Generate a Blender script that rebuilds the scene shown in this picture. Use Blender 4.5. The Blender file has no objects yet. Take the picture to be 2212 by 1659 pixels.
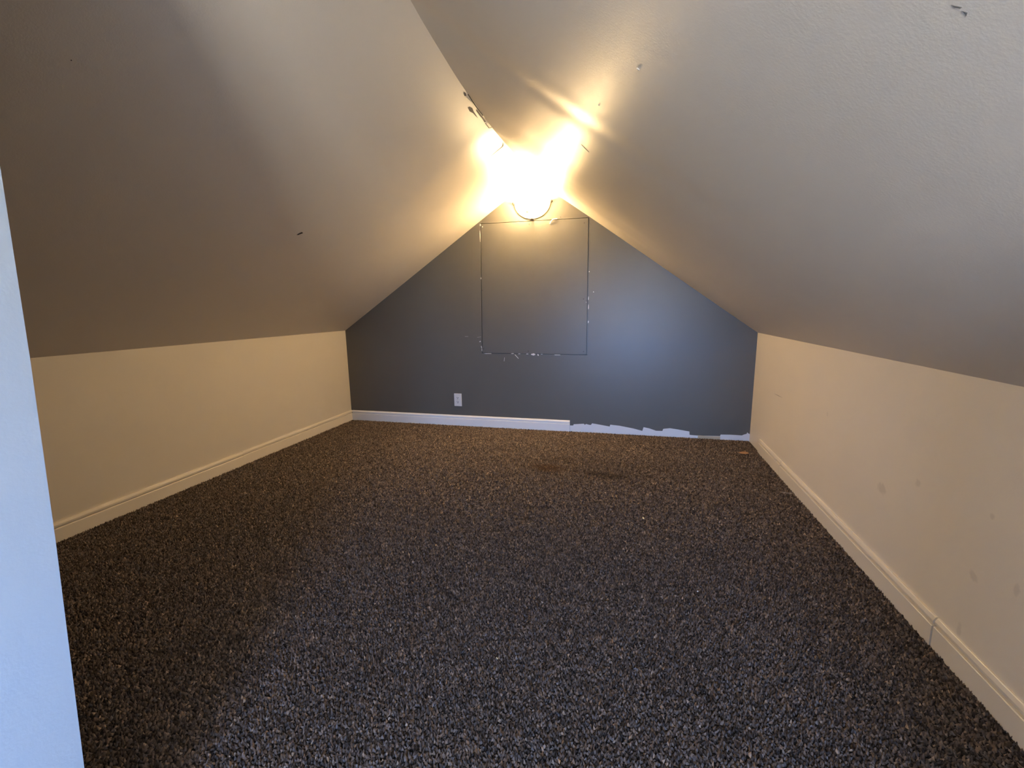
import bpy, bmesh, math, random
import numpy as np
from mathutils import Vector, Matrix

random.seed(7)
rng = np.random.default_rng(11)
S = bpy.context.scene
C = S.collection

# ------------------------------------------------------------------ camera
F_PX, YAW, PITCH, ROLL, CAM_H = 958.34, -0.2530, -0.1703, -0.0151, 1.0496
fw = Vector((math.sin(YAW) * math.cos(PITCH), math.cos(YAW) * math.cos(PITCH), math.sin(PITCH)))
rt = Vector((math.cos(YAW), -math.sin(YAW), 0))
up = rt.cross(fw)
rt2 = math.cos(ROLL) * rt + math.sin(ROLL) * up
up2 = -math.sin(ROLL) * rt + math.cos(ROLL) * up
cd = bpy.data.cameras.new('camera')
cd.sensor_fit = 'HORIZONTAL'
cd.sensor_width = 36.0
cd.lens = F_PX * 36.0 / 2212.0
cd.clip_start = 0.02
cam = bpy.data.objects.new('camera', cd)
C.objects.link(cam)
m = Matrix((rt2, up2, -fw)).transposed().to_4x4()
m.translation = (0, 0, CAM_H)
cam.matrix_world = m
S.camera = cam

# ------------------------------------------------------------------ world, exposure
SKY_COLOR, SKY_STRENGTH = (0.37, 0.55, 1.0), 114 / 16
SUN_STRENGTH = 430 / 16
LAMP_STRENGTH = 1600 / 16
S.view_settings.view_transform = 'Standard'
S.view_settings.look = 'None'
S.view_settings.gamma = 1.0
S.view_settings.use_curve_mapping = False
S.view_settings.exposure = 4.06
S.cycles.use_guiding = True
world = bpy.data.worlds.new('overcast_sky')
S.world = world
world.use_nodes = True
bg = world.node_tree.nodes['Background']
bg.inputs[0].default_value = (*SKY_COLOR, 1)
bg.inputs[1].default_value = SKY_STRENGTH

sl = bpy.data.lights.new('sun', 'SUN')               # added over the far gable, lights the ground outside so it bounces inside
sl.energy = SUN_STRENGTH
sl.color = (1.0, 0.91, 0.78)
sl.angle = math.radians(0.53)
so = bpy.data.objects.new('sun', sl)
so.rotation_euler = (math.radians(-42), 0, math.radians(12))
C.objects.link(so)

# ------------------------------------------------------------------ room measures (metres)
XL, XR, YB, YF = -2.5717, 0.9528, 3.6911, -1.80     # left / right knee wall, far and near gable
ZL, ZR = 0.860, 0.838                               # knee wall heights
XA, ZA = -0.7537, 2.0664                            # apex on the far gable
SLOPE_R = (ZA - ZR) / (XR - XA)
WIN = (-0.30, 0.43, 0.36, 1.19)                     # window in the near gable
PANEL = ((-1.218, 0.664), (-0.315, 0.659), (-0.315, 1.735), (-1.201, 1.741))

pl = bpy.data.lights.new('window_portal', 'AREA')   # sampling aid only: lets the sky in through the window
pl.shape = 'RECTANGLE'
pl.size = WIN[1] - WIN[0]
pl.size_y = WIN[3] - WIN[2]
pl.cycles.is_portal = True
po = bpy.data.objects.new('window_portal', pl)
po.location = ((WIN[0] + WIN[1]) / 2, YF - 0.13, (WIN[2] + WIN[3]) / 2)
po.rotation_euler = (math.radians(90), 0, 0)       # -Z of the lamp looks along +Y into the room
C.objects.link(po)


# ------------------------------------------------------------------ helpers
def link(name, bm_or_mesh, mat, parent=None, smooth=False):
    if isinstance(bm_or_mesh, bmesh.types.BMesh):
        bmesh.ops.recalc_face_normals(bm_or_mesh, faces=bm_or_mesh.faces)
        me = bpy.data.meshes.new(name)
        bm_or_mesh.to_mesh(me)
        bm_or_mesh.free()
    else:
        me = bm_or_mesh
    if smooth:
        me.shade_smooth()
    o = bpy.data.objects.new(name, me)
    if mat:
        me.materials.append(mat)
    C.objects.link(o)
    if parent is not None:
        o.parent = parent
        o.matrix_parent_inverse = parent.matrix_basis.inverted()
    return o


def tag(o, label, cat=None, kind=None, group=None):
    o['label'] = label
    if cat: o['category'] = cat
    if kind: o['kind'] = kind
    if group: o['group'] = group
    return o


def empty(name, loc):
    o = bpy.data.objects.new(name, None)
    o.location = loc
    o.empty_display_size = 0.05
    C.objects.link(o)
    return o


def box(bm, x0, x1, y0, y1, z0, z1):
    vs = [bm.verts.new((x, y, z)) for x in (x0, x1) for y in (y0, y1) for z in (z0, z1)]
    for f in ((0, 1, 3, 2), (4, 6, 7, 5), (0, 4, 5, 1), (2, 3, 7, 6), (0, 2, 6, 4), (1, 5, 7, 3)):
        bm.faces.new([vs[i] for i in f])
    return vs


def bevel(bm, w, seg=2):
    bmesh.ops.bevel(bm, geom=list(bm.edges), offset=w, segments=seg, profile=0.6, affect='EDGES')


def prism(bm, pts, axis, a, b):
    """closed outline pts (2D) swept along axis from a to b.  axis 'x': pts=(y,z); 'y': pts=(x,z); 'z': pts=(x,y)"""
    def mk(p, t):
        return {'x': (t, p[0], p[1]), 'y': (p[0], t, p[1]), 'z': (p[0], p[1], t)}[axis]
    A = [bm.verts.new(mk(p, a)) for p in pts]
    B = [bm.verts.new(mk(p, b)) for p in pts]
    n = len(pts)
    bm.faces.new(A)
    bm.faces.new(B[::-1])
    for i in range(n):
        bm.faces.new((A[i], B[i], B[(i + 1) % n], A[(i + 1) % n]))


def tube(bm, path, r, n=8):
    rings = []
    for i, p in enumerate(path):
        p = Vector(p)
        t = (Vector(path[min(i + 1, len(path) - 1)]) - Vector(path[max(i - 1, 0)])).normalized()
        a = t.cross(Vector((0, 1, 0.01))).normalized()
        b = t.cross(a)
        rings.append([bm.verts.new(p + r * (math.cos(2 * math.pi * k / n) * a + math.sin(2 * math.pi * k / n) * b)) for k in range(n)])
    for i in range(len(rings) - 1):
        for k in range(n):
            bm.faces.new((rings[i][k], rings[i][(k + 1) % n], rings[i + 1][(k + 1) % n], rings[i + 1][k]))
    bm.faces.new(rings[0]); bm.faces.new(rings[-1][::-1])


def lathe(bm, prof, origin, axis, n=16):
    """prof = (radius, distance along axis)"""
    axis = Vector(axis).normalized()
    a = axis.orthogonal().normalized()
    b = axis.cross(a)
    o = Vector(origin)
    rings = [[bm.verts.new(o + axis * d + max(r, 1e-5) * (math.cos(2 * math.pi * k / n) * a + math.sin(2 * math.pi * k / n) * b)) for k in range(n)] for r, d in prof]
    for i in range(len(rings) - 1):
        for k in range(n):
            bm.faces.new((rings[i][k], rings[i][(k + 1) % n], rings[i + 1][(k + 1) % n], rings[i + 1][k]))
    bm.faces.new(rings[0]); bm.faces.new(rings[-1][::-1])


# ------------------------------------------------------------------ materials
def mat_new(name):
    mt = bpy.data.materials.new(name)
    mt.use_nodes = True
    return mt, mt.node_tree, mt.node_tree.nodes['Principled BSDF']


def N(nt, kind, **kw):
    n = nt.nodes.new(kind)
    for k, v in kw.items():
        setattr(n, k, v)
    return n


def math_n(nt, op, a, b=None, clamp=False):
    n = N(nt, 'ShaderNodeMath', operation=op, use_clamp=clamp)
    for i, v in enumerate((a, b)):
        if v is None: continue
        if isinstance(v, (int, float)): n.inputs[i].default_value = v
        else: nt.links.new(v, n.inputs[i])
    return n.outputs[0]


def position(nt):
    return N(nt, 'ShaderNodeNewGeometry').outputs['Position']


def noise(nt, pos, scale, detail=3.0, rough=0.55):
    n = N(nt, 'ShaderNodeTexNoise')
    nt.links.new(pos, n.inputs['Vector'])
    n.inputs['Scale'].default_value = scale
    n.inputs['Detail'].default_value = detail
    n.inputs['Roughness'].default_value = rough
    return n.outputs['Fac']


def mix_col(nt, fac, a, b):
    n = N(nt, 'ShaderNodeMix', data_type='RGBA')
    if isinstance(fac, (int, float)): n.inputs['Factor'].default_value = fac
    else: nt.links.new(fac, n.inputs['Factor'])
    for nm, v in (('A', a), ('B', b)):
        s = [i for i in n.inputs if i.name == nm and i.type == 'RGBA'][0]
        if isinstance(v, tuple): s.default_value = (*v, 1)
        else: nt.links.new(v, s)
    return [o for o in n.outputs if o.type == 'RGBA'][0]


def blob(nt, pos, centre, radius, soft=0.5, wob=None):
    """1 inside an ellipsoid stain around centre, 0 outside"""
    s = N(nt, 'ShaderNodeVectorMath', operation='SUBTRACT')
    nt.links.new(pos, s.inputs[0]); s.inputs[1].default_value = centre
    d = N(nt, 'ShaderNodeVectorMath', operation='DIVIDE')
    nt.links.new(s.outputs[0], d.inputs[0]); d.inputs[1].default_value = radius
    l = N(nt, 'ShaderNodeVectorMath', operation='LENGTH')
    nt.links.new(d.outputs[0], l.inputs[0])
    v = l.outputs['Value']
    if wob is not None:
        v = math_n(nt, 'ADD', v, wob)
    mr = N(nt, 'ShaderNodeMapRange', interpolation_type='SMOOTHSTEP')
    nt.links.new(v, mr.inputs['Value'])
    mr.inputs['From Min'].default_value = 1 - soft
    mr.inputs['From Max'].default_value = 1 + soft
    mr.inputs['To Min'].default_value = 1
    mr.inputs['To Max'].default_value = 0
    return mr.outputs['Result']


def paint(name, col, rough, var=0.05, bump=0.15, bscale=260, stains=(), stain_col=(0.2, 0.17, 0.14), spec=0.5, big_bump=0.0):
    mt, nt, bs = mat_new(name)
    pos = position(nt)
    n1 = noise(nt, pos, 3.0, 4)
    c = mix_col(nt, n1, tuple(v * (1 - var) for v in col), tuple(min(1, v * (1 + var)) for v in col))
    if stains:
        wob = math_n(nt, 'MULTIPLY', math_n(nt, 'SUBTRACT', noise(nt, pos, 60, 2), 0.5), 1.6)
        for cen, rad, amt in stains:
            f = math_n(nt, 'MULTIPLY', blob(nt, pos, cen, rad, 0.45, wob), amt)
            c = mix_col(nt, f, c, stain_col)
    nt.links.new(c, bs.inputs['Base Color'])
    bs.inputs['Roughness'].default_value = rough
    bs.inputs['Specular IOR Level'].default_value = spec
    bp = N(nt, 'ShaderNodeBump')
    bp.inputs['Strength'].default_value = bump
    bp.inputs['Distance'].default_value = 0.002
    h = noise(nt, pos, bscale, 3)
    if big_bump:
        h = math_n(nt, 'ADD', h, math_n(nt, 'MULTIPLY', noise(nt, pos, 28, 3), big_bump))
    nt.links.new(h, bp.inputs['Height'])
    nt.links.new(bp.outputs['Normal'], bs.inputs['Normal'])
    return mt


CEIL = (0.80, 0.72, 0.605)
M_ceil = paint('ceiling_grey_paint', CEIL, 0.42, 0.03, 0.13, 200, big_bump=0.5)
M_ceil_dark = paint('bare_drywall_under_peeled_tape', (0.20, 0.18, 0.155), 0.8, 0.1)
M_crack = paint('dark_gap', (0.05, 0.043, 0.036), 0.9, 0.1)
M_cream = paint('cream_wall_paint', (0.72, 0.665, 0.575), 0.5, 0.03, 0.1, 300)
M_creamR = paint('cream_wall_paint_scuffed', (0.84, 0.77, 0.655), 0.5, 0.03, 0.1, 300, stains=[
    ((XR, 1.883, 0.355), (0.1, 0.026, 0.020), 0.203), ((XR, 1.686, 0.453), (0.1, 0.014, 0.012), 0.158),
    ((XR, 1.404, 0.295), (0.1, 0.014, 0.012), 0.180), ((XR, 1.271, 0.342), (0.1, 0.008, 0.014), 0.180),
    ((XR, 1.421, 0.116), (0.1, 0.008, 0.018), 0.180), ((XR, 1.379, 0.486), (0.1, 0.008, 0.008), 0.180),
    ((XR, 2.40, 0.52), (0.1, 0.010, 0.010), 0.113), ((XR, 1.70, 0.62), (0.1, 0.10, 0.06), 0.023)],
    stain_col=(0.23, 0.19, 0.15))
M_grey = paint('charcoal_accent_paint', (0.128, 0.121, 0.103), 0.38, 0.05, 0.16, 180, big_bump=0.4)
M_white = paint('white_trim_paint', (0.88, 0.86, 0.82), 0.4, 0.02, 0.05, 200)
M_trim = paint('cream_trim_paint', (0.83, 0.765, 0.655), 0.4, 0.02, 0.05, 200)
M_primer = paint('bare_white_primer', (0.80, 0.80, 0.80), 0.6, 0.04, 0.2, 120)
M_wood = paint('raw_wood_edge', (0.55, 0.45, 0.30), 0.7, 0.1)
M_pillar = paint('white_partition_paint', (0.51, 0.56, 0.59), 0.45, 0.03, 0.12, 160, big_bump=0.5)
M_plastic = paint('white_plastic', (0.72, 0.70, 0.66), 0.35, 0.01, 0.0)
M_slot = paint('dark_slot', (0.03, 0.03, 0.03), 0.6, 0.0)
M_screw = paint('dark_screw_head', (0.07, 0.06, 0.05), 0.45, 0.1)
M_chip = paint('white_paint_chip', (0.75, 0.73, 0.70), 0.6, 0.05)
M_leaf = paint('dry_leaf', (0.42, 0.22, 0.10), 0.7, 0.2, 0.3, 400)
M_crumb = paint('pale_crumb', (0.75, 0.66, 0.42), 0.7, 0.15)
M_thread = paint('pale_thread', (0.55, 0.48, 0.36), 0.8, 0.1)
M_under = paint('carpet_backing', (0.018, 0.016, 0.016), 0.95, 0.2)

mt, nt, bs = mat_new('brass')
bs.inputs['Base Color'].default_value = (0.62, 0.46, 0.20, 1)
bs.inputs['Metallic'].default_value = 1.0
bs.inputs['Roughness'].default_value = 0.3
M_brass = mt
mt, nt, bs = mat_new('dark_bronze')
bs.inputs['Base Color'].default_value = (0.03, 0.02, 0.012, 1)
bs.inputs['Metallic'].default_value = 0.0
bs.inputs['Roughness'].default_value = 0.6
M_bronze = mt

# frosted lamp glass: part of the light goes straight through, part is scattered
mt, nt, bs = mat_new('frosted_lamp_glass')
out = nt.nodes['Material Output']
tr = N(nt, 'ShaderNodeBsdfTransparent'); tr.inputs[0].default_value = (1.0, 0.93, 0.78, 1)
tl = N(nt, 'ShaderNodeBsdfTranslucent'); tl.inputs[0].default_value = (0.95, 0.88, 0.72, 1)
gl = N(nt, 'ShaderNodeBsdfGlossy'); gl.inputs[0].default_value = (1, 1, 1, 1); gl.inputs['Roughness'].default_value = 0.2
mx = N(nt, 'ShaderNodeMixShader'); mx.inputs[0].default_value = 0.60
nt.links.new(tr.outputs[0], mx.inputs[1]); nt.links.new(tl.outputs[0], mx.inputs[2])
mx2 = N(nt, 'ShaderNodeMixShader'); mx2.inputs[0].default_value = 0.06
nt.links.new(mx.outputs[0], mx2.inputs[1]); nt.links.new(gl.outputs[0], mx2.inputs[2])
nt.links.new(mx2.outputs[0], out.inputs[0])
nt.nodes.remove(bs)
M_bowl = mt

mt, nt, bs = mat_new('glowing_bulb')
bs.inputs['Base Color'].default_value = (0.9, 0.85, 0.75, 1)
bs.inputs['Emission Color'].default_value = (1.0, 0.74, 0.43, 1)
bs.inputs['Emission Strength'].default_value = LAMP_STRENGTH
M_bulb = mt

mt, nt, bs = mat_new('window_pane_glass')
out = nt.nodes['Material Output']
tr = N(nt, 'ShaderNodeBsdfTransparent'); tr.inputs[0].default_value = (0.95, 0.97, 0.98, 1)
gl = N(nt, 'ShaderNodeBsdfGlossy'); gl.inputs['Roughness'].default_value = 0.02
mx = N(nt, 'ShaderNodeMixShader'); mx.inputs[0].default_value = 0.06
nt.links.new(tr.outputs[0], mx.inputs[1]); nt.links.new(gl.outputs[0], mx.inputs[2])
nt.links.new(mx.outputs[0], out.inputs[0])
nt.nodes.remove(bs)
M_glass = mt

# carpet yarn: colour per tuft (attribute) and two rusty stains
mt, nt, bs = mat_new('charcoal_carpet_yarn')
pos = position(nt)
at = N(nt, 'ShaderNodeAttribute', attribute_name='tuft')
wob = math_n(nt, 'MULTIPLY', math_n(nt, 'SUBTRACT', noise(nt, pos, 14, 3), 0.5), 1.4)
c = mix_col(nt, math_n(nt, 'MULTIPLY', blob(nt, pos, (-0.49, 2.78, 0), (0.09, 0.06, 0.5), 0.6, wob), 0.65), at.outputs['Color'], (0.085, 0.042, 0.018))
c = mix_col(nt, math_n(nt, 'MULTIPLY', blob(nt, pos, (-0.09, 2.72, 0), (0.13, 0.05, 0.5), 0.7, wob), 0.5), c, (0.03, 0.02, 0.012))
c = mix_col(nt, math_n(nt, 'MULTIPLY', blob(nt, pos, (-0.25, 2.85, 0), (0.50, 0.22, 0.5), 0.8, wob), 0.25), c, (0.085, 0.055, 0.028))
mott = N(nt, 'ShaderNodeMapRange')
nt.links.new(noise(nt, pos, 42, 3), mott.inputs['Value'])
mott.inputs['From Min'].default_value = 0.3; mott.inputs['From Max'].default_value = 0.7
mott.inputs['To Min'].default_value = 0.72; mott.inputs['To Max'].default_value = 1.28
sc = N(nt, 'ShaderNodeVectorMath', operation='SCALE')
nt.links.new(c, sc.inputs[0]); nt.links.new(mott.outputs['Result'], sc.inputs['Scale'])
nt.links.new(sc.outputs[0], bs.inputs['Base Color'])
bs.inputs['Roughness'].default_value = 0.9
bs.inputs['Specular IOR Level'].default_value = 0.15
M_yarn = mt


# ------------------------------------------------------------------ the setting
# floor: backing slab, carpet pile on it (top of the pile near z = 0)
bm = bmesh.new()
box(bm, XL - 0.12, XR + 0.12, YF - 0.15, YB + 0.1, -0.12, -0.008)
floor = tag(link('floor', bm, M_under), 'dark charcoal carpeted attic floor', 'floor', 'structure')


def pile():
    pts = []
    def field(x0, x1, y0, y1, step, keep):
        nx, ny = int((x1 - x0) / step), int((y1 - y0) / step)
        gx, gy = np.meshgrid(np.arange(nx), np.arange(ny))
        p = np.stack([x0 + (gx.ravel() + 0.5 + rng.uniform(-.45, .45, nx * ny)) * step,
                      y0 + (gy.ravel() + 0.5 + rng.uniform(-.45, .45, nx * ny)) * step], 1)
        k = keep(p)
        pts.append(np.concatenate([p[k], np.full((k.sum(), 1), step)], 1))
    inroom = lambda p: ~((p[:, 0] > -0.96) & (p[:, 0] < -0.84) & (p[:, 1] < 0.41))
    field(XL, XR, 0.35, 2.0, 0.0066, inroom)
    field(XL, XR, 2.0, YB, 0.0078, inroom)
    field(XL, XR, YF, 0.35, 0.014, inroom)
    P = np.concatenate(pts)
    n = len(P)
    step = P[:, 2]
    r = step * rng.uniform(0.65, 1.0, n)
    hgt = rng.uniform(0.004, 0.0105, n) + step * 0.2
    a0 = rng.uniform(0, 2 * np.pi, n)
    V = np.zeros((n, 4, 3))
    elong = rng.uniform(0.7, 1.5, n)
    rot = rng.uniform(0, np.pi, n)
    for k in range(3):
        a = a0 + k * 2 * np.pi / 3
        ex, ey = r * np.cos(a) * elong, r * np.sin(a) / elong
        V[:, k, 0] = P[:, 0] + ex * np.cos(rot) - ey * np.sin(rot)
        V[:, k, 1] = P[:, 1] + ex * np.sin(rot) + ey * np.cos(rot)
        V[:, k, 2] = -0.0085
    V[:, 3, 0] = P[:, 0] + rng.normal(0, .35, n) * step
    V[:, 3, 1] = P[:, 1] + rng.normal(0, .35, n) * step
    V[:, 3, 2] = -0.0085 + hgt
    V[:, :, 0] = np.clip(V[:, :, 0], XL, XR)
    V[:, :, 1] = np.clip(V[:, :, 1], YF, YB)
    V = V.reshape(-1, 3)
    base = np.arange(n)[:, None] * 4
    Fc = np.stack([base + np.array([[0, 1, 3]]), base + np.array([[1, 2, 3]]), base + np.array([[2, 0, 3]])], 1).reshape(-1, 3)
    me = bpy.data.meshes.new('carpet_pile')
    me.vertices.add(len(V)); me.loops.add(len(Fc) * 3); me.polygons.add(len(Fc))
    me.vertices.foreach_set('co', V.ravel().astype(np.float32))
    me.loops.foreach_set('vertex_index', Fc.ravel().astype(np.int32))
    me.polygons.foreach_set('loop_start', (np.arange(len(Fc)) * 3).astype(np.int32))
    # yarn colours: near-black, charcoal, taupe, slate, a few pale flecks
    pal = np.array([[.012, .011, .011], [.032, .030, .030], [.058, .052, .050], [.075, .066, .060], [.050, .052, .060], [.13, .115, .10]])
    pal = 0.72 * pal + 0.28 * np.array([.043, .039, .038])
    ci = rng.choice(6, n, p=[.22, .27, .22, .14, .12, .03])
    col = np.array([3.5, 3.05, 2.7]) * pal[ci] * rng.uniform(.75, 1.25, (n, 1))
    attr = me.color_attributes.new('tuft', 'FLOAT_COLOR', 'POINT')
    rgba = np.ones((n, 4, 4)); rgba[:, :, :3] = col[:, None, :]
    attr.data.foreach_set('color', rgba.ravel().astype(np.float32))
    me.update(calc_edges=True)
    o = link('carpet_pile', me, M_yarn, floor)
    o['kind'] = 'stuff'
    o['label'] = 'speckled charcoal loop carpet pile'


pile()

# knee walls
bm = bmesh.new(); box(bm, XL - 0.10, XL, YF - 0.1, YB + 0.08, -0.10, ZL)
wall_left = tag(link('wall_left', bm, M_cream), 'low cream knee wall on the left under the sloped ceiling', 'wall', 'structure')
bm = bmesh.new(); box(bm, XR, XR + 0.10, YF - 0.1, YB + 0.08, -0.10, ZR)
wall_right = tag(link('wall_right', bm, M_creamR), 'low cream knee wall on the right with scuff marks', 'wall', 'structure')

# far gable with the boarded opening
bm = bmesh.new()
mar = 0.10
dep = 0.022
O2 = [(XL - mar, -0.1), (XR + mar, -0.1), (XR + mar, ZR - 0.02), (XA, ZA + 0.10), (XL - mar, ZL - 0.02)]
g = 0.004
I2 = [(PANEL[0][0] - g, PANEL[0][1] - g), (PANEL[1][0] + 0.008, PANEL[1][1] - g), (PANEL[2][0] + 0.008, PANEL[2][1] + g), (PANEL[3][0] - g, PANEL[3][1] + g)]
for yy, flip in ((YB, False), (YB + 0.12, True)):
    O = [bm.verts.new((x, yy, z)) for x, z in O2]
    I = [bm.verts.new((x, yy, z)) for x, z in I2]
    fs = [(O[0], O[1], I[1], I[0]), (O[1], O[2], I[2], I[1]), (O[2], O[3], O[4], I[3], I[2]), (O[4], O[0], I[0], I[3])]
    if not flip:
        for f in fs: bm.faces.new(f)
        fO, fI = O, I
    else:
        bm.faces.new(O)
        for i in range(5): bm.faces.new((fO[i], fO[(i + 1) % 5], O[(i + 1) % 5], O[i]))
        for v in I: v.co.y = YB + dep
        for i in range(4): bm.faces.new((fI[i], fI[(i + 1) % 4], I[(i + 1) % 4], I[i]))
        bm.faces.new(I)
wall_back = tag(link('wall_back', bm, M_grey), 'dark grey painted gable wall at the far end', 'wall', 'structure')

# near gable (behind the camera) with the window that lets the daylight in
bm = bmesh.new()
wx0, wx1, wz0, wz1 = WIN
O2f = [(XL - mar, -0.1), (XR + mar, -0.1), (XR + mar, ZR - 0.02), (XA, ZA + 0.10), (XL - mar, ZL - 0.02)]
I2f = [(wx0, wz0), (wx1, wz0), (wx1, wz1), (wx0, wz1)]
rings = []
for yy in (YF, YF - 0.12):
    O = [bm.verts.new((x, yy, z)) for x, z in O2f]
    I = [bm.verts.new((x, yy, z)) for x, z in I2f]
    for f in [(O[0], O[1], I[1], I[0]), (O[1], O[2], I[2], I[1]), (O[2], O[3], O[4], I[3], I[2]), (O[4], O[0], I[0], I[3])]:
        bm.faces.new(f)
    rings.append((O, I))
for q, n in ((0, 5), (1, 4)):
    A, B = rings[0][q], rings[1][q]
    for i in range(n): bm.faces.new((A[i], A[(i + 1) % n], B[(i + 1) % n], B[i]))
tag(link('wall_front', bm, M_pillar), 'white gable wall behind the viewer holding the window', 'wall', 'structure')

win = empty('window_1', ((wx0 + wx1) / 2, YF - 0.06, wz0))
tag(win, 'white framed attic window behind the viewer', 'window', 'structure')
fwid = 0.035
bm = bmesh.new()
box(bm, wx0, wx0 + fwid, YF - 0.085, YF - 0.035, wz0, wz1); box(bm, wx1 - fwid, wx1, YF - 0.085, YF - 0.035, wz0, wz1)
box(bm, wx0 + fwid, wx1 - fwid, YF - 0.085, YF - 0.035, wz0, wz0 + fwid); box(bm, wx0 + fwid, wx1 - fwid, YF - 0.085, YF - 0.035, wz1 - fwid, wz1)
link('window_frame', bm, M_white, win)
xm = (wx0 + wx1) / 2
bm = bmesh.new(); box(bm, xm - 0.015, xm + 0.015, YF - 0.08, YF - 0.04, wz0 + fwid, wz1 - fwid)
link('mullion', bm, M_white, win)
for a, b in ((wx0 + fwid, xm - 0.015), (xm + 0.015, wx1 - fwid)):
    bm = bmesh.new(); box(bm, a, b, YF - 0.062, YF - 0.058, wz0 + fwid, wz1 - fwid)
    link('pane', bm, M_glass, win)

# ceiling slopes, slightly wavy drywall.  Ridge is not quite straight.
RIDGE_Y = [YF - 0.2, 0.9, 1.30, 1.512, 1.677, 1.82, 1.981, 2.138, 2.345, 2.587, 2.864, 3.214, 3.44, YB]
RIDGE_H = [-0.022, -0.022, -0.020, -0.0178, -0.0096, -0.0003, 0.0073, 0.0146, 0.0174, 0.018, 0.0126, 0.0073, 0.0070, 0.0039]
_gy = np.linspace(YF - 0.2, YB + 0.2, 1200)
_k = np.exp(-np.linspace(-2.5, 2.5, 81) ** 2 / 2); _k /= _k.sum()
_gh = np.convolve(np.pad(np.interp(_gy, RIDGE_Y, RIDGE_H), 40, mode='edge'), _k, mode='valid')


def sag(y):
    return float(np.interp(y, _gy, _gh))


def sstep(t, a, b):
    t = min(1.0, max(0.0, (t - a) / (b - a)))
    return t * t * (3 - 2 * t)


def g1(t, c, w):
    return math.exp(-((t - c) / w) ** 2)


def right_h(y, s):
    """bulge of the right slope into the room (m): recessed drywall joint, hollows near the lamp"""
    a = min(1.0, max(0.0, (s - 0.25) / 0.4))           # fades out towards the knee wall
    h = sag(y) * sstep(s, 0.70, 1.0)                   # sags towards the ridge
    h -= 0.0032 * a * (g1(y, 1.56, 0.065) - 0.25 * g1(y, 1.45, 0.05))
    h -= 0.0030 * a * g1(y, 2.30, 0.13)
    h += 0.0020 * a * g1(y, 2.62, 0.10)
    h -= 0.0040 * a * g1(y, 2.98, 0.10)
    h += 0.0030 * a * g1(y, 3.22, 0.07)
    h += 0.0012 * math.sin(2.1 * y + 3 * s) * math.sin(5 * s + 0.7)
    return h


def left_h(y, s):
    a = min(1.0, max(0.0, (s - 0.5) / 0.4))
    return 0.0018 * math.sin(1.7 * y + 1) * math.sin(4 * s) - 0.003 * a * g1(y, 2.85, 0.10) + 0.003 * a * g1(y, 2.60, 0.09)


def slope(name, side):
    ny, ns = 300, 64
    ys = np.linspace(YF - 0.12, YB + 0.10, ny)
    ss = np.linspace(-0.05, 1.07, ns)
    V = []
    for y in ys:
        if side > 0:
            x0, z0, x1, z1 = XR, ZR, XA, ZA
        else:
            x0, z0 = XL, ZL
            x1, z1 = XA, ZA
        d = Vector((x1 - x0, 0, z1 - z0)).normalized()
        nrm = Vector((d.z, 0, -d.x)) if side < 0 else Vector((-d.z, 0, d.x))
        for s in ss:
            hh = right_h(y, s) if side > 0 else left_h(y, s)
            edge = min(1.0, max(0.0, (s - 0.0) / 0.06))
            V.append(Vector((x0 + (x1 - x0) * s, y, z0 + (z1 - z0) * s)) + nrm * hh * edge)
    Fc = []
    for i in range(ny - 1):
        for j in range(ns - 1):
            a = i * ns + j
            Fc.append((a, a + 1, a + ns + 1, a + ns))
    me = bpy.data.meshes.new(name)
    me.from_pydata(V, [], Fc)
    o = link(name, me, M_ceil, smooth=True)
    sol = o.modifiers.new('board', 'SOLIDIFY')
    sol.thickness = 0.05
    sol.offset = -1.0 if side > 0 else 1.0
    return o


ceil_l = tag(slope('ceiling_left', -1), 'left grey sloped ceiling with torn tape along the ridge', 'ceiling', 'structure')
ceil_r = tag(slope('ceiling_right', 1), 'right grey sloped ceiling with a glossy light streak', 'ceiling', 'structure')


def on_right(x, y, off=0.0005):
    """point on the right slope surface at x, y"""
    s = (XR - x) / (XR - XA)
    n = Vector((-SLOPE_R, 0, -1)).normalized()
    return Vector((x, y, ZR + SLOPE_R * (XR - x))) + n * (right_h(y, s) + off)


def on_left(x, y, off=0.0005):
    x1, z1 = XA, ZA
    k = (z1 - ZL) / (x1 - XL)
    n = Vector((k, 0, -1)).normalized()
    s = (x - XL) / (x1 - XL)
    return Vector((x, y, ZL + k * (x - XL))) + n * (left_h(y, s) + off)


# partition wall of the landing the viewer stands on; its far end leans a little
PX = -0.850
EDGE = [(-0.1, 0.390), (0.0, 0.400), (0.309, 0.419), (0.702, 0.441), (0.987, 0.454), (1.253, 0.463), (2.05, 0.485)]
bm = bmesh.new()
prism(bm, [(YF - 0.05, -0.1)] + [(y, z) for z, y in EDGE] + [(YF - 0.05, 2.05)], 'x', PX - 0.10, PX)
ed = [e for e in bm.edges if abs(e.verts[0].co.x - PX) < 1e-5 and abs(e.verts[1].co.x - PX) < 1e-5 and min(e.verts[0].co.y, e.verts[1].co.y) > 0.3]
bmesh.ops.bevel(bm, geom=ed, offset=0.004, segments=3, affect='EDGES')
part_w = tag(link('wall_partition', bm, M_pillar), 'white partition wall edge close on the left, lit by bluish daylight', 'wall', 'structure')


# added unseen partition right of the landing, blocks daylight from the right knee wall
bm = bmesh.new()
box(bm, 0.46, 0.56, YF - 0.05, 0.18, -0.1, ZR + SLOPE_R * (XR - 0.56) + 0.005)
tag(link('wall_added_right', bm, M_pillar), 'added white partition out of view on the right, blocking daylight', 'wall', 'structure')
# added ground outside the window, unseen: bounces warm sunlight onto the ceiling
bm = bmesh.new()
box(bm, -40, 40, -60, YF - 0.6, -3.6, -3.3)
tag(link('ground', bm, paint('bounce_ground', (0.42, 0.36, 0.26), 0.95, 0.2, 0.0)), 'added unseen ground below the attic window, bouncing sunlight inside', 'ground', 'structure')

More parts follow.
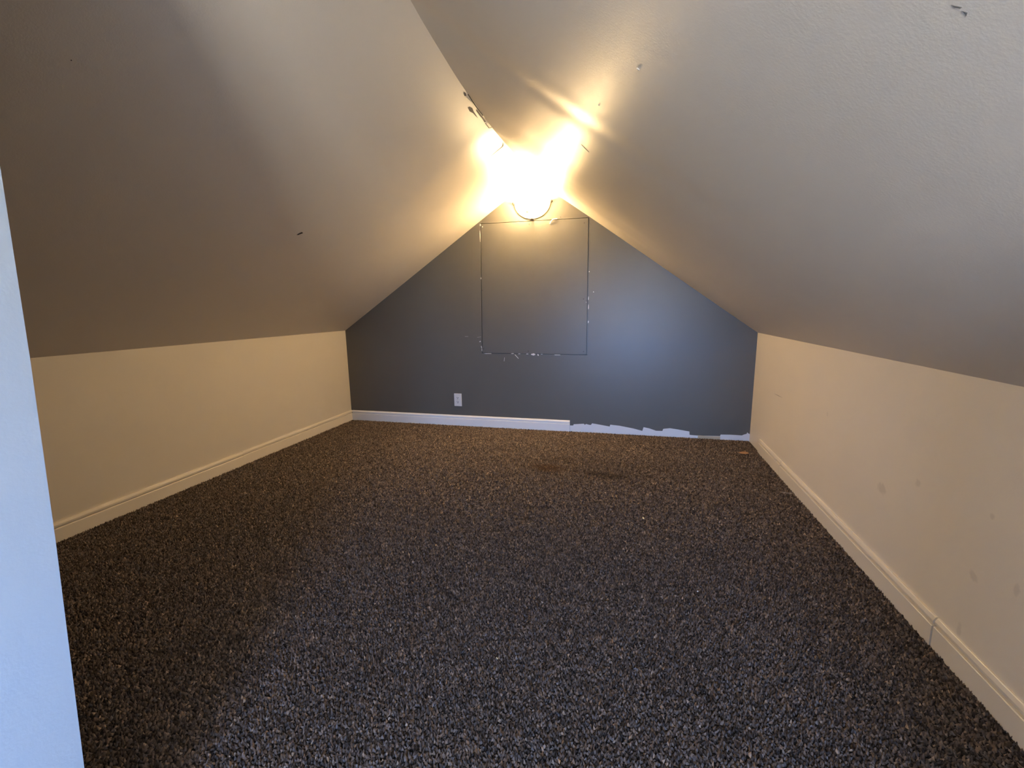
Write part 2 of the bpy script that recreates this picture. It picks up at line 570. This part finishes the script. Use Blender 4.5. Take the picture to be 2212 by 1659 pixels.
# ------------------------------------------------------------------ baseboards
PROF = [(0.0, -0.008), (0.013, -0.008), (0.013, 0.061), (0.0110, 0.0635), (0.0020, 0.0645), (0.0020, 0.0700), (0.0108, 0.0712), (0.0112, 0.0800), (0.0090, 0.0850), (0.0065, 0.0905), (0.0045, 0.0925), (0.0, 0.0925)]


def board(parent, wall, a, b, off=0.0, dz=0.0):
    bm = bmesh.new()
    if wall == 'left':
        prism(bm, [(XL + t + (off if t > 0 else 0), z + dz) for t, z in PROF], 'y', a, b)
    elif wall == 'right':
        prism(bm, [(XR - t - (off if t > 0 else 0), z + dz) for t, z in PROF], 'y', a, b)
    else:
        prism(bm, [(YB - t - (off if t > 0 else 0), z + dz) for t, z in PROF], 'x', a, b)
    return link('board', bm, M_white if wall == 'back' else M_trim, parent)


bl = tag(empty('baseboard_left', (XL, YB, 0)), 'cream painted baseboard along the left knee wall', 'baseboard', 'structure')
board(bl, 'left', 2.402, YB)
board(bl, 'left', YF, 2.400, 0.0025, -0.002)
br = tag(empty('baseboard_right', (XR, YB, 0)), 'cream painted baseboard in three lengths along the right knee wall', 'baseboard', 'structure')
board(br, 'right', 2.946, 3.415, 0.0005, 0.001)
board(br, 'right', 1.504, 2.940, 0.0015, 0.0)
board(br, 'right', YF, 1.4985, 0.0, 0.001)
bb = tag(empty('baseboard_back', (XL, YB, 0)), 'white baseboard along the grey gable, stopping halfway', 'baseboard', 'structure')
board(bb, 'back', XL + 0.013, -0.448)

# bare white strip where the rest of that baseboard is missing (jagged lower edge of the grey paint)
STRIP = [(-0.447, 0.048), (-0.419, 0.049), (-0.415, 0.06), (-0.348, 0.067), (-0.329, 0.069), (-0.32, 0.059), (-0.311, 0.068), (-0.28, 0.061), (-0.269, 0.062), (-0.26, 0.076),
         (-0.206, 0.069), (-0.114, 0.056), (-0.11, 0.072), (-0.035, 0.067), (0.075, 0.05), (0.149, 0.033), (0.158, 0.065), (0.204, 0.057), (0.257, 0.04), (0.306, 0.041), (0.312, 0.059),
         (0.362, 0.067), (0.426, 0.06), (0.512, 0.048), (0.515, 0.02), (0.578, 0.018), (0.74, 0.023), (0.745, 0.036), (0.815, 0.039), (0.898, 0.038), (0.912, 0.046), (0.931, 0.053),
         (0.933, 0.065), (0.941, 0.057), (0.9525, 0.052)]
bm = bmesh.new()
prism(bm, [(-0.447, -0.008)] + [(0.9525, -0.008)] + STRIP[::-1], 'y', YB - 0.0012, YB + 0.002)
link('bare_strip', bm, M_primer, wall_back)['label'] = 'jagged bare white strip left where the baseboard is missing'
bm = bmesh.new(); prism(bm, [(0.575, -0.008), (0.742, -0.008), (0.742, 0.021), (0.660, 0.019), (0.578, 0.020)], 'y', YB - 0.003, YB)
link('wood_edge', bm, M_wood, wall_back)['label'] = 'strip of raw wood at the floor'

# ------------------------------------------------------------------ boarded window panel
panel = empty('cover_panel', ((PANEL[0][0] + PANEL[1][0]) / 2, YB, PANEL[0][1]))
tag(panel, 'rectangular grey painted board screwed over the opening in the gable', 'panel')
bm = bmesh.new()
prism(bm, list(PANEL), 'y', YB - 0.0005, YB + 0.018)
bevel(bm, 0.0012, 1)
link('board', bm, M_grey, panel)
for x, z in ((-1.188, 1.718), (-1.205, 0.700), (-0.345, 1.700), (-0.345, 1.110), (-0.340, 0.683), (-0.808, 0.682), (-0.79, 1.716), (-1.204, 1.20)):
    bm = bmesh.new()
    lathe(bm, [(0.0048, 0.0), (0.0048, 0.0010), (0.0036, 0.0017), (0.0012, 0.0018)], (x, YB - 0.0005, z), (0, -1, 0), 10)
    link('screw', bm, M_chip if (x, z) == (-1.188, 1.718) else M_screw, panel)


def chip(parent, name, mat, pts, y=YB - 0.0006, th=0.0012):
    bm = bmesh.new()
    prism(bm, pts, 'y', y - th, y + 0.001)
    return link(name, bm, mat, parent)


def blobpts(cx, cz, rx, rz, n=8, ang=0.0):
    out = []
    for k in range(n):
        a = 2 * math.pi * k / n
        q = random.uniform(0.7, 1.15)
        u, v = rx * q * math.cos(a), rz * q * math.sin(a)
        out.append((cx + u * math.cos(ang) - v * math.sin(ang), cz + u * math.sin(ang) + v * math.cos(ang)))
    return out


# torn paint around the board: white chips and scratches on the gable
for cx, cz, rx, rz, an in ((-0.763, 0.655, 0.024, 0.010, 0), (-0.722, 0.652, 0.006, 0.010, 0.2), (-0.690, 0.657, 0.010, 0.003, 0), (-0.815, 0.658, 0.011, 0.004, 0), (-0.885, 0.659, 0.012, 0.003, 0),
                       (-0.945, 0.660, 0.014, 0.003, 0), (-0.555, 0.654, 0.030, 0.0032, 0), (-1.165, 0.658, 0.035, 0.003, 0.02), (-1.236, 0.762, 0.008, 0.005, 0.4), (-1.224, 0.715, 0.005, 0.012, 0.3),
                       (-1.222, 0.690, 0.003, 0.012, 0), (-0.305, 1.115, 0.003, 0.020, 0), (-0.304, 1.045, 0.003, 0.022, 0), (-0.304, 0.925, 0.004, 0.012, 0), (-0.322, 1.085, 0.004, 0.004, 0),
                       (-0.266, 1.165, 0.004, 0.004, 0), (-0.302, 1.325, 0.004, 0.006, 0), (-1.207, 1.735, 0.005, 0.010, 0), (-1.212, 1.300, 0.004, 0.010, 0), (-1.211, 1.64, 0.0025, 0.05, 0)):
    chip(wall_back, 'paint_chip', M_chip, blobpts(cx, cz, rx, rz, 9, an))
for a, b, w in (((-0.925, 0.652), (-0.893, 0.618), 0.004), ((-1.018, 0.625), (-1.022, 0.592), 0.0025), ((-1.262, 0.800), (-1.225, 0.803), 0.0012), ((-1.375, 0.806), (-1.345, 0.806), 0.0015)):
    d = Vector((b[0] - a[0], b[1] - a[1])).normalized(); nn = Vector((-d.y, d.x)) * w / 2
    chip(wall_back, 'scratch', M_chip, [(a[0] + nn.x, a[1] + nn.y), (b[0] + nn.x, b[1] + nn.y), (b[0] - nn.x, b[1] - nn.y), (a[0] - nn.x, a[1] - nn.y)], th=0.0004)
# curl of peeled paint on the upper joint
bm = bmesh.new()
tube(bm, [(-0.618, YB - 0.004, 1.708), (-0.610, YB - 0.010, 1.724), (-0.596, YB - 0.012, 1.738), (-0.578, YB - 0.008, 1.742), (-0.560, YB - 0.004, 1.744)], 0.0035, 6)
link('paint_curl', bm, M_chip, wall_back)
for x, z in ((-0.875, 1.752), (-0.535, 1.756)):
    bm = bmesh.new(); lathe(bm, [(0.004, 0), (0.004, 0.0012), (0.001, 0.0018)], (x, YB, z), (0, -1, 0), 8)
    link('nail_head', bm, M_screw, wall_back)

# ------------------------------------------------------------------ wall outlet
ol = empty('wall_outlet', (-1.461, YB, 0.235))
tag(ol, 'white duplex wall outlet low on the dark grey gable', 'outlet')
bm = bmesh.new(); box(bm, -1.497, -1.4255, YB - 0.006, YB, 0.177, 0.293); bevel(bm, 0.0028, 3)
link('cover_plate', bm, M_plastic, ol)
for zc in (0.2545, 0.2155):
    bm = bmesh.new()
    pts = []
    for k in range(20):
        a = 2 * math.pi * k / 20
        pts.append((-1.461 + 0.0165 * math.cos(a), zc + max(-0.0125, min(0.0125, 0.0165 * math.sin(a)))))
    prism(bm, pts, 'y', YB - 0.0078, YB - 0.005)
    rc = link('receptacle', bm, M_plastic, ol)
    for dx, w, hh, dz in ((-0.0064, 0.0034, 0.0095, 0.003), (0.0064, 0.0034, 0.0082, 0.003)):
        bm = bmesh.new(); box(bm, -1.461 + dx - w / 2, -1.461 + dx + w / 2, YB - 0.0080, YB - 0.0070, zc + dz - hh / 2, zc + dz + hh / 2)
        link('slot', bm, M_slot, rc)
    bm = bmesh.new(); lathe(bm, [(0.0036, 0), (0.0036, 0.0010)], (-1.461, YB - 0.0070, zc - 0.0072), (0, -1, 0), 10)
    link('ground_hole', bm, M_slot, rc)
bm = bmesh.new(); lathe(bm, [(0.0032, 0), (0.0030, 0.0010), (0.001, 0.0014)], (-1.461, YB - 0.006, 0.235), (0, -1, 0), 10)
link('screw', bm, M_brass, ol)

# ------------------------------------------------------------------ wall lamp: half-bowl uplight sconce
LX, LZ, LR, LD, LH = -0.762, 1.882, 0.143, 0.120, 0.122
lamp = empty('wall_sconce', (LX, YB, LZ - LH))
tag(lamp, 'lit half-bowl glass wall sconce glowing warm below the ridge', 'lamp')
bm = bmesh.new()
nu, nv = 36, 14
def bowl(scale, lift):
    g2 = []
    for j in range(nv + 1):
        ph = (math.pi / 2) * j / nv            # 0 at the rim, pi/2 at the bottom
        g2.append([bm.verts.new((LX + scale * LR * math.cos(ph) * math.cos(math.pi * i / nu),
                                 YB - 0.004 - scale * LD * math.cos(ph) ** 0.8 * math.sin(math.pi * i / nu),
                                 LZ + lift - scale * LH * math.sin(ph))) for i in range(nu + 1)])
    for j in range(nv):
        for i in range(nu):
            bm.faces.new((g2[j][i], g2[j][i + 1], g2[j + 1][i + 1], g2[j + 1][i]))
    return g2
bowl(1.0, 0.0)
bmesh.ops.remove_doubles(bm, verts=bm.verts, dist=1e-5)
link('glass_bowl', bm, M_bowl, lamp, smooth=True)
bm = bmesh.new()
tube(bm, [(LX + (LR + 0.004) * math.cos(a), YB - 0.005, LZ - (LH + 0.004) * math.sin(a)) for a in [math.pi * k / 40 for k in range(41)]], 0.0042, 8)
link('rim_band', bm, M_brass, lamp, smooth=True)
for x, z, d in ((LX - LR - 0.006, LZ, (-1, -0.35, 0)), (LX + LR + 0.006, LZ, (1, -0.35, 0)), (LX, LZ - LH - 0.004, (0, -0.9, -0.5))):
    bm = bmesh.new()
    lathe(bm, [(0.004, -0.008), (0.005, 0.002), (0.0090, 0.004), (0.0105, 0.009), (0.0090, 0.014), (0.003, 0.017)], (x, YB - 0.008, z), d, 12)
    link('finial', bm, M_bronze, lamp, smooth=True)
bm = bmesh.new()
lathe(bm, [(0.055, 0.0), (0.055, 0.012), (0.045, 0.018), (0.01, 0.019)], (LX, YB, LZ - 0.035), (0, -1, 0), 24)
link('back_plate', bm, M_white, lamp)
bm = bmesh.new()
lathe(bm, [(0.014, 0.0), (0.016, 0.004), (0.016, 0.035), (0.013, 0.040)], (LX - 0.022, YB - 0.080, LZ - 0.090), (0, 0, 1), 16)
link('socket', bm, M_plastic, lamp)
bm = bmesh.new()
tube(bm, [(LX - 0.022, YB - 0.012, LZ - 0.078), (LX - 0.022, YB - 0.078, LZ - 0.078)], 0.006, 8)
link('arm', bm, M_bronze, lamp)
bm = bmesh.new()
bmesh.ops.create_uvsphere(bm, u_segments=20, v_segments=12, radius=0.029)
for v in bm.verts:
    v.co = Vector((v.co.x, v.co.y, v.co.z * 1.15)) + Vector((LX - 0.022, YB - 0.080, LZ - 0.025))
link('bulb', bm, M_bulb, lamp, smooth=True)

# ------------------------------------------------------------------ torn tape, cracks and dents on the slopes
def patch(parent, name, mat, fn, pts, off=0.0006, back=0.004):
    bm = bmesh.new()
    A = [bm.verts.new(fn(x, y, off)) for x, y in pts]
    B = [bm.verts.new(fn(x, y, -back)) for x, y in pts]
    bm.faces.new(A); bm.faces.new(B[::-1])
    n = len(pts)
    for i in range(n):
        bm.faces.new((A[i], B[i], B[(i + 1) % n], A[(i + 1) % n]))
    return link(name, bm, mat, parent)


TAPE = {
    'peeled_patch': [(-0.798, 2.286), (-0.79, 2.292), (-0.785, 2.318), (-0.789, 2.35), (-0.79, 2.382), (-0.792, 2.432), (-0.795, 2.396), (-0.796, 2.357), (-0.802, 2.323)],
    'torn_tape': [(-0.777, 2.352), (-0.773, 2.364), (-0.773, 2.406), (-0.773, 2.446), (-0.775, 2.51), (-0.782, 2.507), (-0.78, 2.461), (-0.781, 2.417), (-0.78, 2.368)],
    'torn_edge': [(-0.779, 2.514), (-0.779, 2.581), (-0.770, 2.594), (-0.771, 2.602), (-0.783, 2.585), (-0.783, 2.518)],
    'crack': [(-0.772, 2.847), (-0.774, 2.876), (-0.78, 2.896), (-0.789, 2.898), (-0.834, 2.893), (-0.864, 2.89), (-0.834, 2.886), (-0.788, 2.887), (-0.779, 2.872)],
    'dent': [(-0.772, 2.162), (-0.770, 2.184), (-0.774, 2.201), (-0.78, 2.193), (-0.778, 2.174)],
}
for nm, pts in TAPE.items():
    patch(ceil_l, nm, M_ceil_dark, on_left, pts)
# lifted flaps of tape beside the bare spots
for pts in ([(-0.776, 2.21), (-0.772, 2.27), (-0.774, 2.34), (-0.780, 2.33), (-0.780, 2.24)], [(-0.772, 2.52), (-0.772, 2.58), (-0.778, 2.575), (-0.778, 2.52)]):
    patch(ceil_l, 'tape_flap', M_ceil, on_left, pts, off=0.006, back=-0.004)
# the open slit along the ridge
patch(ceil_l, 'gap', M_crack, on_left, [(-0.764, 2.20), (-0.766, 2.26), (-0.768, 2.34), (-0.768, 2.44), (-0.7715, 2.44), (-0.7715, 2.34), (-0.7695, 2.26), (-0.7675, 2.20)], off=0.003)
patch(ceil_l, 'gouge', M_crack, on_left, [(-1.695, 2.078), (-1.684, 2.080), (-1.671, 2.091), (-1.675, 2.105), (-1.685, 2.094), (-1.692, 2.088)])
patch(ceil_l, 'gouge', M_crack, on_left, [(-1.352, 0.9115), (-1.350, 0.911), (-1.3495, 0.913), (-1.3515, 0.914)])
patch(ceil_r, 'gouge', M_ceil_dark, on_right, [(0.283, 0.551), (0.286, 0.5495), (0.290, 0.5475), (0.2895, 0.5495), (0.286, 0.5515)])
patch(ceil_r, 'gouge', M_ceil_dark, on_right, [(0.292, 0.5505), (0.2955, 0.5495), (0.297, 0.5535), (0.2955, 0.552)])
patch(ceil_r, 'scratch', M_ceil_dark, on_right, [(-0.186, 1.827), (-0.172, 1.845), (-0.160, 1.863), (-0.174, 1.849)], off=0.0008)
for x, y, r in ((0.008, 1.019, 0.004), (-0.089, 1.332, 0.0022)):
    bm = bmesh.new()
    nrm = Vector((-SLOPE_R, 0, -1)).normalized()
    lathe(bm, [(r, -0.002), (r, 0.0008), (r * 0.7, 0.0016), (r * 0.2, 0.002)], on_right(x, y, 0), nrm, 10)
    link('nail_head', bm, M_ceil, ceil_r)
# scratch on the right knee wall
bm = bmesh.new()
prism(bm, [(3.206, 0.4675), (3.12, 0.4705), (3.043, 0.4715), (3.12, 0.4685)], 'x', XR - 0.0006, XR + 0.001)
link('scratch', bm, M_ceil_dark, wall_right)

# ------------------------------------------------------------------ litter on the carpet
bm = bmesh.new()
ol_ = [(-0.028, 0.004), (-0.012, 0.013), (0.008, 0.014), (0.024, 0.006), (0.029, -0.004), (0.016, -0.011), (-0.006, -0.008)]
top = [bm.verts.new((0.829 + 1.1 * x, 3.328 + 1.3 * y, 0.010 + 0.35 * y + 0.004 * math.sin(40 * x))) for x, y in ol_]
bot = [bm.verts.new((0.829 + 1.1 * x, 3.328 + 1.3 * y, 0.0085 + 0.35 * y + 0.004 * math.sin(40 * x))) for x, y in ol_]
bm.faces.new(top); bm.faces.new(bot[::-1])
for i in range(7): bm.faces.new((top[i], bot[i], bot[(i + 1) % 7], top[(i + 1) % 7]))
tag(link('dry_leaf', bm, M_leaf), 'small orange brown leaf scrap on the carpet near the right corner', 'leaf')


def crumb(name, x, y, sx, sy, sz, rz, mat, label, cat):
    bm = bmesh.new()
    bmesh.ops.create_icosphere(bm, subdivisions=1, radius=1.0)
    for v in bm.verts:
        v.co = Vector((v.co.x * sx, v.co.y * sy, v.co.z * sz)) * random.uniform(0.8, 1.2)
    bmesh.ops.rotate(bm, verts=bm.verts, cent=(0, 0, 0), matrix=Matrix.Rotation(rz, 3, 'Z'))
    bmesh.ops.translate(bm, verts=bm.verts, vec=(x, y, 0.0015))
    return tag(link(name, bm, mat), label, cat)


crumb('crumb', -0.353, 1.134, 0.0050, 0.0018, 0.002, -0.8, M_crumb, 'tiny yellowish crumb on the carpet nearest the viewer', 'crumb')
crumb('paper_scrap', 0.283, 1.614, 0.0032, 0.0026, 0.002, 0.3, M_chip, 'tiny white speck on the carpet right of the middle', 'scrap')
crumb('lint', 0.108, 2.169, 0.0045, 0.012, 0.003, 0.2, M_crumb, 'small tan tuft of lint in the middle of the carpet', 'lint')
bm = bmesh.new()
tube(bm, [(0.925, 2.655, 0.004), (0.905, 2.640, 0.008), (0.885, 2.648, 0.006), (0.865, 2.660, 0.003)], 0.0011, 5)
tag(link('thread', bm, M_thread), 'pale loose thread on the carpet beside the right baseboard', 'thread')
